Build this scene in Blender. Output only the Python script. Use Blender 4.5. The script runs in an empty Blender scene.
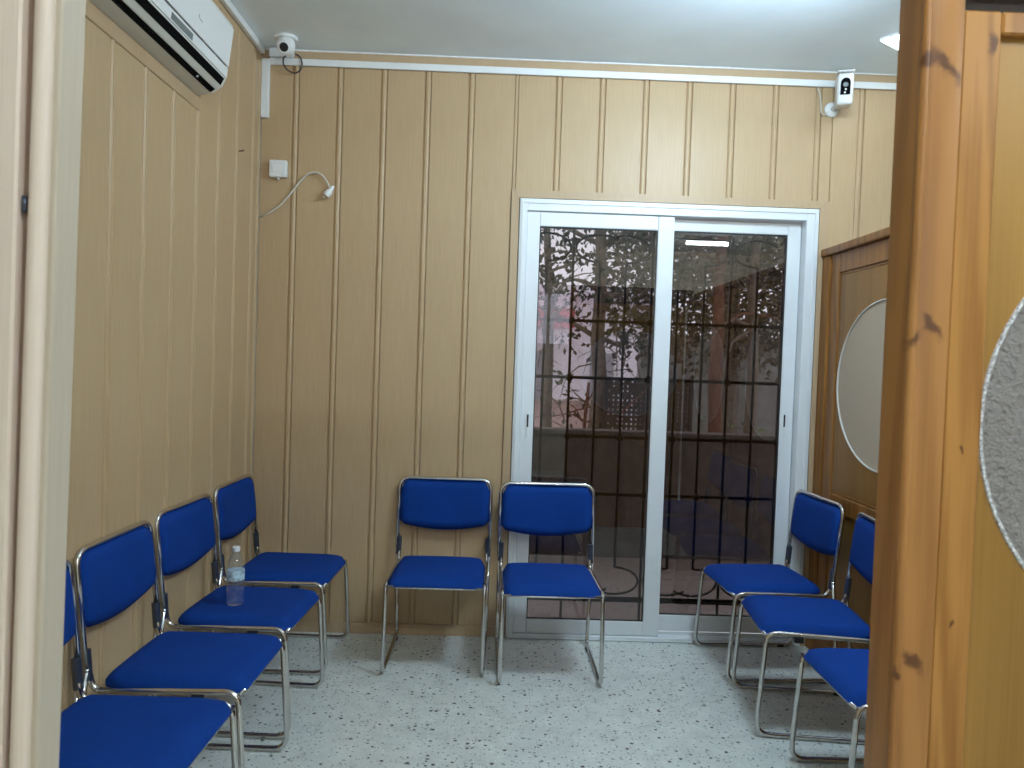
import bpy, bmesh, math, random
from mathutils import Vector, Matrix

random.seed(7)
C = bpy.context.scene.collection
SC = bpy.context.scene
PI = math.pi

# ------------------------------------------------------------------ camera
YAW, PITCH, ROLL, CAMZ, FPX = .0178, -.0291, .0342, 1.3924, 769.0
cy_, sy_ = math.cos(YAW), math.sin(YAW)
cp_, sp_ = math.cos(PITCH), math.sin(PITCH)
fwd = Vector((sy_*cp_, cy_*cp_, sp_))
rgt = Vector((cy_, -sy_, 0))
upv = rgt.cross(fwd)
cr_, sr_ = math.cos(ROLL), math.sin(ROLL)
r2 = cr_*rgt + sr_*upv
u2 = -sr_*rgt + cr_*upv
cam = bpy.data.cameras.new('camera')
cam.sensor_width = 36
cam.lens = FPX/1024*36
cam.clip_start = .02
cam.dof.use_dof = True
cam.dof.focus_distance = 3.4
cam.dof.aperture_fstop = 7.0
camo = bpy.data.objects.new('camera', cam)
C.objects.link(camo)
M4 = Matrix((r2, u2, -fwd)).transposed().to_4x4()
M4.translation = Vector((0, 0, CAMZ))
camo.matrix_world = M4
YF = 1.10           # plane of the wooden front partition
SC.camera = camo

# ------------------------------------------------------------------ sky, exposure
SKY_STRENGTH = 4.2
LAMP_PANEL = 12.0      # square ceiling lamp of the next room
LAMP_HALL = 330.0      # battens of the hall
LAMP_ROOM = 480.0      # batten of the waiting room, above the frame
w = bpy.data.worlds.new('overcast sky')
SC.world = w
w.use_nodes = True
bg = w.node_tree.nodes['Background']
bg.inputs[0].default_value = (.80, .82, .95, 1)
bg.inputs[1].default_value = SKY_STRENGTH
SC.view_settings.view_transform = 'Standard'
SC.view_settings.look = 'None'
SC.view_settings.gamma = 1
SC.view_settings.exposure = 0.0
SC.view_settings.use_curve_mapping = False
SC.cycles.use_denoising = True
SC.cycles.max_bounces = 10
SC.cycles.diffuse_bounces = 6
SC.cycles.transparent_max_bounces = 16
SC.cycles.sample_clamp_indirect = 6.0

# ------------------------------------------------------------------ material helpers
def mat(name):
    m = bpy.data.materials.new(name)
    m.use_nodes = True
    nt = m.node_tree
    return m, nt, nt.nodes['Principled BSDF']

def N(nt, typ, **kw):
    n = nt.nodes.new(typ)
    for k, v in kw.items():
        if k.startswith('i_'):
            key = k[2:]
            key = int(key) if key.isdigit() else key.replace('_', ' ')
            n.inputs[key].default_value = v
        else:
            setattr(n, k, v)
    return n

def ramp(nt, stops, interp='LINEAR'):
    n = nt.nodes.new('ShaderNodeValToRGB')
    cr = n.color_ramp
    cr.interpolation = interp
    while len(cr.elements) < len(stops):
        cr.elements.new(.5)
    for e, (p, c) in zip(cr.elements, stops):
        e.position = p
        e.color = (*c, 1)
    return n

def plain(name, col, rough=.5, metal=0, spec=.5, bump=0, bscale=40, var=.06):
    m, nt, b = mat(name)
    b.inputs['Roughness'].default_value = rough
    b.inputs['Metallic'].default_value = metal
    b.inputs['Specular IOR Level'].default_value = spec
    tc = N(nt, 'ShaderNodeTexCoord')
    no = N(nt, 'ShaderNodeTexNoise', i_Scale=bscale, i_Detail=3.0)
    nt.links.new(tc.outputs['Object'], no.inputs['Vector'])
    c0 = tuple(x*(1-var) for x in col)
    c1 = tuple(min(1, x*(1+var)) for x in col)
    rp = ramp(nt, [(.3, c0), (.7, c1)])
    nt.links.new(no.outputs['Fac'], rp.inputs[0])
    nt.links.new(rp.outputs[0], b.inputs['Base Color'])
    if bump:
        bp = N(nt, 'ShaderNodeBump', i_Strength=bump, i_Distance=.002)
        nt.links.new(no.outputs['Fac'], bp.inputs['Height'])
        nt.links.new(bp.outputs[0], b.inputs['Normal'])
    return m

def laminate(name, c0, c1, rough=.42, streak=(60, 60, 1.5)):
    """printed plastic or wood-look board: fine vertical fibres"""
    m, nt, b = mat(name)
    b.inputs['Roughness'].default_value = rough
    b.inputs['Specular IOR Level'].default_value = .35
    tc = N(nt, 'ShaderNodeTexCoord')
    mp = N(nt, 'ShaderNodeMapping')
    mp.inputs['Scale'].default_value = streak
    nt.links.new(tc.outputs['Object'], mp.inputs['Vector'])
    n1 = N(nt, 'ShaderNodeTexNoise', i_Scale=3.0, i_Detail=6.0, i_Roughness=.65)
    nt.links.new(mp.outputs[0], n1.inputs['Vector'])
    n2 = N(nt, 'ShaderNodeTexNoise', i_Scale=1.6, i_Detail=2.0)
    nt.links.new(tc.outputs['Object'], n2.inputs['Vector'])
    ad = N(nt, 'ShaderNodeMath', operation='MULTIPLY_ADD')
    nt.links.new(n2.outputs['Fac'], ad.inputs[0])
    ad.inputs[1].default_value = .45
    nt.links.new(n1.outputs['Fac'], ad.inputs[2])
    rp = ramp(nt, [(.45, c0), (1.0, c1)])
    nt.links.new(ad.outputs[0], rp.inputs[0])
    nt.links.new(rp.outputs[0], b.inputs['Base Color'])
    return m

def pine(name, c0, c1, cd, knots=(), rough=.34, ringscale=9.0, spec=.22):
    """varnished pine: rings stretched along z, dark knots at given (x, z, rx, rz, tilt)"""
    m, nt, b = mat(name)
    b.inputs['Roughness'].default_value = rough
    b.inputs['Specular IOR Level'].default_value = spec
    tc = N(nt, 'ShaderNodeTexCoord')
    mp = N(nt, 'ShaderNodeMapping')
    mp.inputs['Scale'].default_value = (1, 1, .07)
    nt.links.new(tc.outputs['Object'], mp.inputs['Vector'])
    n0 = N(nt, 'ShaderNodeTexNoise', i_Scale=6.0, i_Detail=2.0)
    nt.links.new(mp.outputs[0], n0.inputs['Vector'])
    wv = N(nt, 'ShaderNodeTexWave', wave_type='BANDS', bands_direction='DIAGONAL',
           i_Scale=ringscale, i_Distortion=7.0, i_Detail=3.0, i_Detail_Scale=1.5)
    nt.links.new(mp.outputs[0], wv.inputs['Vector'])
    mp2 = N(nt, 'ShaderNodeMapping')
    mp2.inputs['Scale'].default_value = (170, 170, 2.2)
    nt.links.new(tc.outputs['Object'], mp2.inputs['Vector'])
    n1 = N(nt, 'ShaderNodeTexNoise', i_Scale=1.0, i_Detail=4.0)
    nt.links.new(mp2.outputs[0], n1.inputs['Vector'])
    a = N(nt, 'ShaderNodeMath', operation='MULTIPLY_ADD')
    nt.links.new(wv.outputs['Fac'], a.inputs[0])
    a.inputs[1].default_value = .34
    nt.links.new(n0.outputs['Fac'], a.inputs[2])
    a2 = N(nt, 'ShaderNodeMath', operation='MULTIPLY_ADD')
    nt.links.new(n1.outputs['Fac'], a2.inputs[0])
    a2.inputs[1].default_value = .42
    nt.links.new(a.outputs[0], a2.inputs[2])
    rp = ramp(nt, [(.52, c0), (1.0, c1)])
    nt.links.new(a2.outputs[0], rp.inputs[0])
    col = rp.outputs[0]
    kn = N(nt, 'ShaderNodeTexNoise', i_Scale=55.0, i_Detail=3.0)
    nt.links.new(tc.outputs['Object'], kn.inputs['Vector'])
    kd = N(nt, 'ShaderNodeVectorMath', operation='MULTIPLY_ADD')
    nt.links.new(kn.outputs['Color'], kd.inputs[0])
    kd.inputs[1].default_value = (.022, 0, .034)
    off = N(nt, 'ShaderNodeVectorMath', operation='ADD')
    nt.links.new(tc.outputs['Object'], off.inputs[0])
    off.inputs[1].default_value = (-.011, 0, -.017)
    nt.links.new(off.outputs[0], kd.inputs[2])
    for (kx, kz, rx, rz, tilt) in knots:
        mk = N(nt, 'ShaderNodeMapping', vector_type='TEXTURE')
        mk.inputs['Location'].default_value = (kx, YF, kz)
        mk.inputs['Rotation'].default_value = (0, tilt, 0)
        mk.inputs['Scale'].default_value = (rx, .024, rz)
        nt.links.new(kd.outputs[0], mk.inputs['Vector'])
        ln = N(nt, 'ShaderNodeVectorMath', operation='LENGTH')
        nt.links.new(mk.outputs[0], ln.inputs[0])
        mr = N(nt, 'ShaderNodeMapRange', interpolation_type='SMOOTHSTEP')
        mr.inputs['From Min'].default_value = .3
        mr.inputs['From Max'].default_value = 1.25
        mr.inputs['To Min'].default_value = .85
        mr.inputs['To Max'].default_value = 0
        nt.links.new(ln.outputs['Value'], mr.inputs['Value'])
        mx = N(nt, 'ShaderNodeMix', data_type='RGBA')
        nt.links.new(mr.outputs[0], mx.inputs[0])
        nt.links.new(col, mx.inputs[6])
        mx.inputs[7].default_value = (*cd, 1)
        col = mx.outputs[2]
    nt.links.new(col, b.inputs['Base Color'])
    return m

def terrazzo(name, base, dark, rough=.28, scale=70.0, thr=.2):
    m, nt, b = mat(name)
    b.inputs['Roughness'].default_value = rough
    tc = N(nt, 'ShaderNodeTexCoord')
    def chips(sc, lim, seed):
        mp = N(nt, 'ShaderNodeMapping')
        mp.inputs['Location'].default_value = (seed, seed*.7, 0)
        nt.links.new(tc.outputs['Object'], mp.inputs['Vector'])
        v = N(nt, 'ShaderNodeTexVoronoi', i_Scale=sc, i_Randomness=1.0)
        nt.links.new(mp.outputs[0], v.inputs['Vector'])
        wn = N(nt, 'ShaderNodeTexNoise', i_Scale=sc*2.2, i_Detail=2.0)
        nt.links.new(mp.outputs[0], wn.inputs['Vector'])
        # chip radius differs from cell to cell
        sep = N(nt, 'ShaderNodeSeparateColor')
        nt.links.new(v.outputs['Color'], sep.inputs[0])
        mr = N(nt, 'ShaderNodeMapRange')
        mr.inputs['From Min'].default_value = .35
        mr.inputs['From Max'].default_value = 1
        mr.inputs['To Min'].default_value = 0
        mr.inputs['To Max'].default_value = lim
        nt.links.new(sep.outputs[0], mr.inputs['Value'])
        ad = N(nt, 'ShaderNodeMath', operation='MULTIPLY_ADD')
        nt.links.new(wn.outputs['Fac'], ad.inputs[0])
        ad.inputs[1].default_value = .45
        nt.links.new(v.outputs['Distance'], ad.inputs[2])
        lt = N(nt, 'ShaderNodeMath', operation='SUBTRACT')
        nt.links.new(mr.outputs[0], lt.inputs[0])
        nt.links.new(ad.outputs[0], lt.inputs[1])
        sm = N(nt, 'ShaderNodeMapRange')
        sm.inputs['From Min'].default_value = -.16
        sm.inputs['From Max'].default_value = -.06
        nt.links.new(lt.outputs[0], sm.inputs['Value'])
        return sm.outputs[0], sep.outputs[1]
    no = N(nt, 'ShaderNodeTexNoise', i_Scale=9.0, i_Detail=8.0, i_Roughness=.8)
    nt.links.new(tc.outputs['Object'], no.inputs['Vector'])
    rp = ramp(nt, [(.3, tuple(x*.80 for x in base)), (.7, tuple(min(1, x*1.12) for x in base))])
    nt.links.new(no.outputs['Fac'], rp.inputs[0])
    col = rp.outputs[0]
    for (sc, lim, cc, seed) in ((scale, thr*2.5, tuple(x*.50 for x in base), 3.1), (scale*.72, thr*2.25, dark, 9.7), (scale*1.5, thr*2.3, tuple(x*.35 for x in base), 14.2),
                                (scale*1.3, thr*1.9, tuple(min(1, x*1.35) for x in base), 5.5)):
        f, r = chips(sc, lim, seed)
        mx = N(nt, 'ShaderNodeMix', data_type='RGBA')
        nt.links.new(f, mx.inputs[0])
        nt.links.new(col, mx.inputs[6])
        mx.inputs[7].default_value = (*cc, 1)
        col = mx.outputs[2]
    nt.links.new(col, b.inputs['Base Color'])
    return m

def fabric(name, col):
    m, nt, b = mat(name)
    b.inputs['Roughness'].default_value = .85
    b.inputs['Specular IOR Level'].default_value = .15
    tc = N(nt, 'ShaderNodeTexCoord')
    no = N(nt, 'ShaderNodeTexNoise', i_Scale=420.0, i_Detail=2.0)
    nt.links.new(tc.outputs['Object'], no.inputs['Vector'])
    n2 = N(nt, 'ShaderNodeTexNoise', i_Scale=7.0, i_Detail=2.0)
    nt.links.new(tc.outputs['Object'], n2.inputs['Vector'])
    ad = N(nt, 'ShaderNodeMath', operation='MULTIPLY_ADD')
    nt.links.new(n2.outputs['Fac'], ad.inputs[0])
    ad.inputs[1].default_value = .35
    nt.links.new(no.outputs['Fac'], ad.inputs[2])
    rp = ramp(nt, [(.4, tuple(x*.8 for x in col)), (.95, tuple(x*1.2 for x in col))])
    nt.links.new(ad.outputs[0], rp.inputs[0])
    nt.links.new(rp.outputs[0], b.inputs['Base Color'])
    bp = N(nt, 'ShaderNodeBump', i_Strength=.35, i_Distance=.001)
    nt.links.new(no.outputs['Fac'], bp.inputs['Height'])
    nt.links.new(bp.outputs[0], b.inputs['Normal'])
    return m

def window_glass(name, tint, r0=.045, haze=0):
    """thin sheet: tinted see-through plus a mirror share that grows towards grazing"""
    m, nt, b = mat(name)
    out = nt.nodes['Material Output']
    lw = N(nt, 'ShaderNodeLayerWeight', i_Blend=.5)
    pw = N(nt, 'ShaderNodeMath', operation='POWER')
    nt.links.new(lw.outputs['Facing'], pw.inputs[0])
    pw.inputs[1].default_value = 5
    ma = N(nt, 'ShaderNodeMath', operation='MULTIPLY_ADD')
    nt.links.new(pw.outputs[0], ma.inputs[0])
    ma.inputs[1].default_value = 1-r0
    ma.inputs[2].default_value = r0
    tr = N(nt, 'ShaderNodeBsdfTransparent')
    tr.inputs[0].default_value = (*tint, 1)
    gl = N(nt, 'ShaderNodeBsdfGlossy')
    gl.inputs['Color'].default_value = (.95, .95, .95, 1)
    gl.inputs['Roughness'].default_value = .004
    mx = N(nt, 'ShaderNodeMixShader')
    nt.links.new(ma.outputs[0], mx.inputs[0])
    nt.links.new(tr.outputs[0], mx.inputs[1])
    nt.links.new(gl.outputs[0], mx.inputs[2])
    last = mx
    if haze:
        b.inputs['Base Color'].default_value = (.85, .88, .9, 1)
        b.inputs['Roughness'].default_value = .2
        m2 = N(nt, 'ShaderNodeMixShader')
        m2.inputs[0].default_value = haze
        nt.links.new(mx.outputs[0], m2.inputs[1])
        nt.links.new(b.outputs[0], m2.inputs[2])
        last = m2
    else:
        nt.nodes.remove(b)
    nt.links.new(last.outputs[0], out.inputs[0])
    return m

def frosted_glass(name, col, trans, bump, scale, rough):
    m, nt, b = mat(name)
    out = nt.nodes['Material Output']
    b.inputs['Base Color'].default_value = (*col, 1)
    b.inputs['Roughness'].default_value = rough
    b.inputs['Specular IOR Level'].default_value = .6
    tl = N(nt, 'ShaderNodeBsdfTranslucent')
    tl.inputs[0].default_value = (*col, 1)
    mx = N(nt, 'ShaderNodeMixShader')
    mx.inputs[0].default_value = trans
    nt.links.new(b.outputs[0], mx.inputs[1])
    nt.links.new(tl.outputs[0], mx.inputs[2])
    nt.links.new(mx.outputs[0], out.inputs[0])
    tc = N(nt, 'ShaderNodeTexCoord')
    v = N(nt, 'ShaderNodeTexVoronoi', feature='SMOOTH_F1', i_Scale=scale)
    nt.links.new(tc.outputs['Object'], v.inputs['Vector'])
    no = N(nt, 'ShaderNodeTexNoise', i_Scale=scale*2.5, i_Detail=2.0)
    nt.links.new(tc.outputs['Object'], no.inputs['Vector'])
    ad = N(nt, 'ShaderNodeMath', operation='ADD')
    nt.links.new(v.outputs['Distance'], ad.inputs[0])
    nt.links.new(no.outputs['Fac'], ad.inputs[1])
    bp = N(nt, 'ShaderNodeBump', i_Strength=bump, i_Distance=.004)
    nt.links.new(ad.outputs[0], bp.inputs['Height'])
    nt.links.new(bp.outputs[0], b.inputs['Normal'])
    return m

def lamp(name, col, strength):
    m, nt, b = mat(name)
    b.inputs['Base Color'].default_value = (.9, .9, .9, 1)
    b.inputs['Emission Color'].default_value = (*col, 1)
    b.inputs['Emission Strength'].default_value = strength
    return m

def leafmat(name, c0, c1):
    m, nt, b = mat(name)
    b.inputs['Roughness'].default_value = .5
    geo = N(nt, 'ShaderNodeNewGeometry')
    rp = ramp(nt, [(0, c0), (1, c1)])
    nt.links.new(geo.outputs['Random Per Island'], rp.inputs[0])
    nt.links.new(rp.outputs[0], b.inputs['Base Color'])
    return m

M = {}
M['pvc'] = laminate('beige panelling', (.432, .295, .158), (.525, .375, .218))
M['pvc_trim'] = laminate('beige trim', (.43, .295, .17), (.51, .37, .225))
M['pvc_jamb'] = laminate('pale beige casing', (.68, .545, .45), (.78, .66, .57))
M['pvc_reveal_shade'] = laminate('casing in painted shade', (.47, .40, .30), (.55, .47, .37))  # casing tone darkened in the colour, as the reveal catches less light
M['pvc_groove'] = laminate('brown casing groove', (.25, .17, .13), (.32, .22, .17))
M['ceiling'] = plain('ceiling paint', (.82, .91, .97), .8, bscale=2.5, var=.05)
M['floor'] = terrazzo('speckled terrazzo', (.68, .71, .66), (.05, .048, .045), scale=62)
M['terrace'] = terrazzo('outdoor terrazzo', (.42, .36, .34), (.10, .07, .06), rough=.5, scale=50)
M['plaster'] = plain('cream plaster', (.72, .66, .55), .8, bscale=6)
M['blue'] = fabric('royal blue fabric', (.003, .036, .210))
M['chrome'] = plain('chrome', (.62, .61, .59), .13, 1.0, bscale=15, var=.05)
M['clamp'] = plain('dark steel sleeve', (.10, .12, .16), .3, .8)
M['rubber'] = plain('black rubber', (.012, .012, .013), .6)
M['alu'] = plain('white lacquered aluminium', (.74, .77, .78), .3, bscale=8, var=.015)
M['white'] = plain('white plastic', (.76, .77, .76), .38, bscale=8, var=.02)
M['white_warm'] = plain('aged white plastic', (.66, .66, .60), .4, bscale=8, var=.03)
M['grey'] = plain('grey plastic', (.36, .38, .39), .45)
M['dark'] = plain('black plastic', (.01, .01, .011), .35)
M['slot'] = plain('deep black vent', (.004, .004, .004), .9, spec=.05)
M['display'] = plain('smoked display window', (.13, .16, .155), .3)
M['gasket'] = plain('black gasket', (.015, .015, .016), .6)
M['glass'] = window_glass('tinted glass', (.47, .455, .445), .055)
M['clear'] = window_glass('clear glass', (.95, .96, .96))
M['iron'] = plain('black wrought iron', (.018, .014, .013), .5, .2)
M['parapet'] = plain('brown render', (.135, .122, .115), .9, bump=.3, bscale=14, var=.25)
PC0, PC1, PCD = (.225, .092, .022), (.42, .20, .06), (.06, .018, .008)
M['pine_post'] = pine('varnished pine post', (.235, .095, .023), (.395, .18, .052), PCD,
    [(.6215, 1.838, .011, .040, -.75), (.598, 1.843, .010, .014, 0), (.622, 1.465, .010, .026, -.7),
     (.597, 1.445, .008, .02, .5), (.618, .972, .011, .024, -.8), (.594, .955, .007, .012, 0)], spec=.42, rough=.3)
M['pine_stile'] = pine('varnished pine stile', (.25, .105, .024), (.42, .20, .054), PCD,
    [(.692, 1.872, .006, .02, 0), (.676, 1.285, .004, .006, 0), (.674, 1.035, .004, .007, 0)], ringscale=16)
M['pine_panel'] = pine('varnished pine panel', (.26, .135, .032), (.37, .20, .052), PCD, [], ringscale=4)
M['pine'] = pine('varnished pine partition', (.14, .055, .012), (.27, .115, .026), PCD, [], ringscale=10)
M['pine_field'] = pine('varnished plywood', (.18, .085, .018), (.26, .128, .030), PCD, [], ringscale=4)
M['frost'] = frosted_glass('pale frosted glass', (.64, .54, .41), .35, .12, 140, .5)
M['hammered'] = frosted_glass('hammered glass', (.42, .39, .37), .45, 1.6, 85, .16)
M['shade_wood'] = plain('wood in painted shade', (.035, .022, .018), .6)  # shadow gap above the near panel, put into the colour
M['bevel'] = plain('bevelled glass edge', (.55, .56, .58), .25, bscale=220, var=.6)
M['bark'] = plain('grey bark', (.16, .13, .10), .9, bump=.6, bscale=22, var=.35)
M['bark_red'] = plain('reddish bark', (.16, .075, .05), .9, bump=.6, bscale=22, var=.35)
M['leaf_dark'] = leafmat('dark leaves', (.012, .018, .009), (.06, .075, .03))
M['leaf_brown'] = leafmat('olive brown leaves', (.05, .042, .022), (.15, .125, .07))
M['grass'] = leafmat('grass blades', (.06, .12, .03), (.22, .32, .10))
M['building'] = plain('lilac white render', (.86, .86, .93), .9, bscale=3)
M['pinkwall'] = plain('pink render', (.66, .50, .47), .9, bscale=3)
M['greywall'] = plain('weathered grey render', (.22, .225, .21), .9, bscale=5, var=.3)
M['awning'] = plain('red awning cloth', (.55, .10, .13), .8)
M['shutter'] = plain('grey shutter', (.35, .36, .40), .7)
M['paving'] = plain('pink paving', (.50, .40, .36), .9, bscale=10, var=.2)
M['fence'] = plain('rust brown metal screen', (.045, .035, .03), .7)
M['steel_white'] = plain('enamel lamp body', (.8, .8, .8), .4)
M['panel_lamp'] = lamp('square lamp diffuser', (.74, .92, 1.05), LAMP_PANEL)
M['batten_lamp'] = lamp('lamp tube', (.84, .94, 1.0), LAMP_HALL)
M['room_lamp'] = lamp('room lamp tube', (.70, .92, 1.12), LAMP_ROOM)
M['bottle'] = window_glass('clear plastic', (.95, .97, .99), .06, .035)
M['water'] = window_glass('water', (.95, .97, 1.0), .04, .02)
M['label'] = plain('pale blue label', (.45, .60, .72), .4, bscale=60, var=.5)
M['cable_dark'] = plain('dark cable', (.05, .035, .03), .5)
M['cable_white'] = plain('cream cable', (.62, .58, .50), .5)
M['caulk'] = plain('white caulk', (.75, .75, .73), .7)
M['hallfloor'] = M['floor']

# ------------------------------------------------------------------ mesh helpers
def obj(name, bm, m, parent=None, smooth=False, loc=None, rot=None):
    bmesh.ops.recalc_face_normals(bm, faces=bm.faces[:])
    me = bpy.data.meshes.new(name)
    if smooth:
        for f in bm.faces:
            f.smooth = True
    bm.to_mesh(me)
    bm.free()
    if smooth == 'auto':
        me.set_sharp_from_angle(angle=math.radians(35))
    me.materials.append(M[m] if isinstance(m, str) else m)
    return link(name, me, parent, loc, rot)

def link(name, me, parent=None, loc=None, rot=None):
    o = bpy.data.objects.new(name, me)
    C.objects.link(o)
    if parent:
        o.parent = parent
    if loc:
        o.location = loc
    if rot:
        o.rotation_euler = rot
    return o

def thing(name, label, cat, loc=(0, 0, 0), rz=0, group=None):
    o = bpy.data.objects.new(name, None)
    C.objects.link(o)
    o.location = loc
    o.rotation_euler = (0, 0, rz)
    o.empty_display_size = .1
    o['label'] = label
    o['category'] = cat
    if group:
        o['group'] = group
    return o

def struct(o, label, cat='structure'):
    o['kind'] = 'structure'
    o['label'] = label
    o['category'] = cat
    return o

def empty_struct(name, label, cat):
    o = bpy.data.objects.new(name, None)
    C.objects.link(o)
    return struct(o, label, cat)

def tag(o, label, cat, group=None, kind=None):
    o['label'] = label
    o['category'] = cat
    if group:
        o['group'] = group
    if kind:
        o['kind'] = kind
    return o

def box(bm, x0, x1, y0, y1, z0, z1, bev=0, seg=1):
    vs = [bm.verts.new(p) for p in ((x0, y0, z0), (x1, y0, z0), (x1, y1, z0), (x0, y1, z0),
                                    (x0, y0, z1), (x1, y0, z1), (x1, y1, z1), (x0, y1, z1))]
    fs = [(0, 3, 2, 1), (4, 5, 6, 7), (0, 1, 5, 4), (1, 2, 6, 5), (2, 3, 7, 6), (3, 0, 4, 7)]
    faces = [bm.faces.new([vs[i] for i in f]) for f in fs]
    if bev:
        es = list({e for f in faces for e in f.edges})
        bmesh.ops.bevel(bm, geom=es, offset=bev, segments=seg, affect='EDGES', profile=.5)
    return bm

def bx(*a, **k):
    return box(bmesh.new(), *a, **k)

def fillet(pts, r, n=6):
    """round the inner corners of a polyline"""
    pts = [Vector(p) for p in pts]
    out = [pts[0]]
    for i in range(1, len(pts)-1):
        a, b, c = pts[i-1], pts[i], pts[i+1]
        d1, d2 = (a-b), (c-b)
        rr = r[i] if isinstance(r, (list, tuple)) else r
        ang = d1.angle(d2)
        t = min(rr/math.tan(ang/2), d1.length*.49, d2.length*.49)
        p1, p2 = b+d1.normalized()*t, b+d2.normalized()*t
        for k in range(n+1):
            s = k/n
            out.append(p1*(1-s)**2 + b*2*s*(1-s) + p2*s*s)
    out.append(pts[-1])
    return out

def tube(bm, pts, r, seg=10, caps=True):
    pts = [Vector(p) for p in pts]
    t0 = (pts[1]-pts[0]).normalized()
    ref = Vector((0, 0, 1)) if abs(t0.z) < .9 else Vector((0, 1, 0))
    nrm = t0.cross(ref).normalized()
    rings = []
    for i, p in enumerate(pts):
        if i == 0:
            t = t0
        elif i == len(pts)-1:
            t = (pts[i]-pts[i-1]).normalized()
        else:
            t = ((pts[i+1]-pts[i]).normalized() + (pts[i]-pts[i-1]).normalized()).normalized()
        nrm = (nrm - t*nrm.dot(t)).normalized()
        b = t.cross(nrm)
        rad = r[i] if isinstance(r, (list, tuple)) else r
        rings.append([bm.verts.new(p + (nrm*math.cos(2*PI*k/seg) + b*math.sin(2*PI*k/seg))*rad) for k in range(seg)])
    for a, b in zip(rings, rings[1:]):
        for k in range(seg):
            bm.faces.new((a[k], a[(k+1) % seg], b[(k+1) % seg], b[k]))
    if caps:
        bm.faces.new(rings[0][::-1])
        bm.faces.new(rings[-1])
    return bm

def lathe(bm, prof, seg=24, c=(0, 0, 0)):
    rings = []
    for r, z in prof:
        rings.append([bm.verts.new((c[0]+r*math.cos(2*PI*k/seg), c[1]+r*math.sin(2*PI*k/seg), c[2]+z)) for k in range(seg)])
    for a, b in zip(rings, rings[1:]):
        for k in range(seg):
            bm.faces.new((a[k], a[(k+1) % seg], b[(k+1) % seg], b[k]))
    bm.faces.new(rings[0][::-1])
    bm.faces.new(rings[-1])
    return bm

def extrude_profile(bm, prof, p0, ax_u, ax_v, ax_l, length):
    """closed profile [(u, v)] swept straight along ax_l"""
    p0, ax_u, ax_v, ax_l = Vector(p0), Vector(ax_u), Vector(ax_v), Vector(ax_l)
    a = [bm.verts.new(p0 + ax_u*u + ax_v*v) for u, v in prof]
    b = [bm.verts.new(p0 + ax_u*u + ax_v*v + ax_l*length) for u, v in prof]
    n = len(prof)
    for k in range(n):
        bm.faces.new((a[k], a[(k+1) % n], b[(k+1) % n], b[k]))
    bm.faces.new(a[::-1])
    bm.faces.new(b)
    return bm

# ------------------------------------------------------------------ room shell
D, XL, XR, H = 3.85, -1.2145, 1.60, 2.886
XE = 3.3            # far side of the neighbouring room
YF = 1.10           # wooden front partition
YH = -2.2           # end of the hall behind the doorway

struct(obj('floor', bx(-2.2, XE+.1, YH-.1, D+.2, -.12, 0), 'floor'), 'pale speckled terrazzo floor', 'floor')
struct(obj('ceiling', bx(-2.2, XE+.1, YH-.1, D+.2, H, H+.12), 'ceiling'), 'plain pale grey-white ceiling', 'ceiling')

# panelling board: flat face, groove, narrow bead, groove; local x along the wall, front towards -y
PITCH_B = .2163
plank_cache = {}
def plank_mesh(w, z0, z1, bead=True):
    key = (round(w, 4), round(z0, 3), round(z1, 3), bead)
    if key in plank_cache:
        return plank_cache[key]
    bm = bmesh.new()
    prof = [(0.0006, .010), (0.0006, .006), (.0035, 0), (w-.034, 0), (w-.031, .006), (w-.028, .006), (w-.025, .0),
            (w-.0195, -.0035), (w-.0105, -.0035), (w-.0045, 0), (w-.0016, .006), (w-.0006, .006), (w-.0006, .010)] if bead and w > .08 else \
           [(0.0006, .010), (0.0006, .0035), (.003, 0), (w-.003, 0), (w-.0006, .0035), (w-.0006, .010)]
    extrude_profile(bm, prof, (0, 0, z0), (1, 0, 0), (0, 1, 0), (0, 0, 1), z1-z0)
    bmesh.ops.recalc_face_normals(bm, faces=bm.faces[:])
    me = bpy.data.meshes.new('plank')
    bm.to_mesh(me)
    bm.free()
    me.materials.append(M['pvc'])
    plank_cache[key] = me
    return me

# back wall: masonry with the door opening cut out
OX0, OX1, OZ1 = .055, 1.60, 2.222
bm = bmesh.new()
box(bm, -2.2, OX0, D+.01, D+.20, -.1, H)
box(bm, OX1, XE+.1, D+.01, D+.20, -.1, H)
box(bm, OX0, OX1, D+.01, D+.20, OZ1, H)
wall_back = struct(obj('wall_back', bm, 'plaster'), 'back wall clad in beige vertical plastic boards', 'wall')
Z_FASCIA = 2.842
x = -1.0432 - PITCH_B + .013
k = 0
while x < XE:
    x1 = x + PITCH_B
    x0 = max(x, XL+.002)
    if x1 > .045 and x0 < 1.585:      # above the door casing
        if x0 < .035:
            link('plank', plank_mesh(.035-x0, .055, Z_FASCIA, False), wall_back, (x0, D, 0))
            x0 = .0352
        if x1 > 1.65:
            link('plank', plank_mesh(x1-1.6235, .055, Z_FASCIA), wall_back, (1.6235, D, 0))
            x1 = 1.6233
        link('plank', plank_mesh(x1-x0, 2.2485, Z_FASCIA, x1 < 1.6), wall_back, (x0, D, 0))
    else:
        link('plank', plank_mesh(x1-x0, .055, Z_FASCIA), wall_back, (x0, D, 0))
    x += PITCH_B
fz = obj('fascia_board', bx(XL, XE, D-.006, D+.01, Z_FASCIA+.001, H-.006), 'pvc_trim', wall_back)
struct(obj('baseboard_back', bx(XL+.002, .035, D-.008, D+.01, 0, .054, bev=.002), 'pvc_trim'), 'low beige skirting strip below the back wall boards', 'baseboard')
struct(obj('trim_2', bx(XL, XE, D-.012, D+.01, H-.006, H), 'caulk'), 'thin white sealing line between back wall and ceiling', 'trim')

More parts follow.
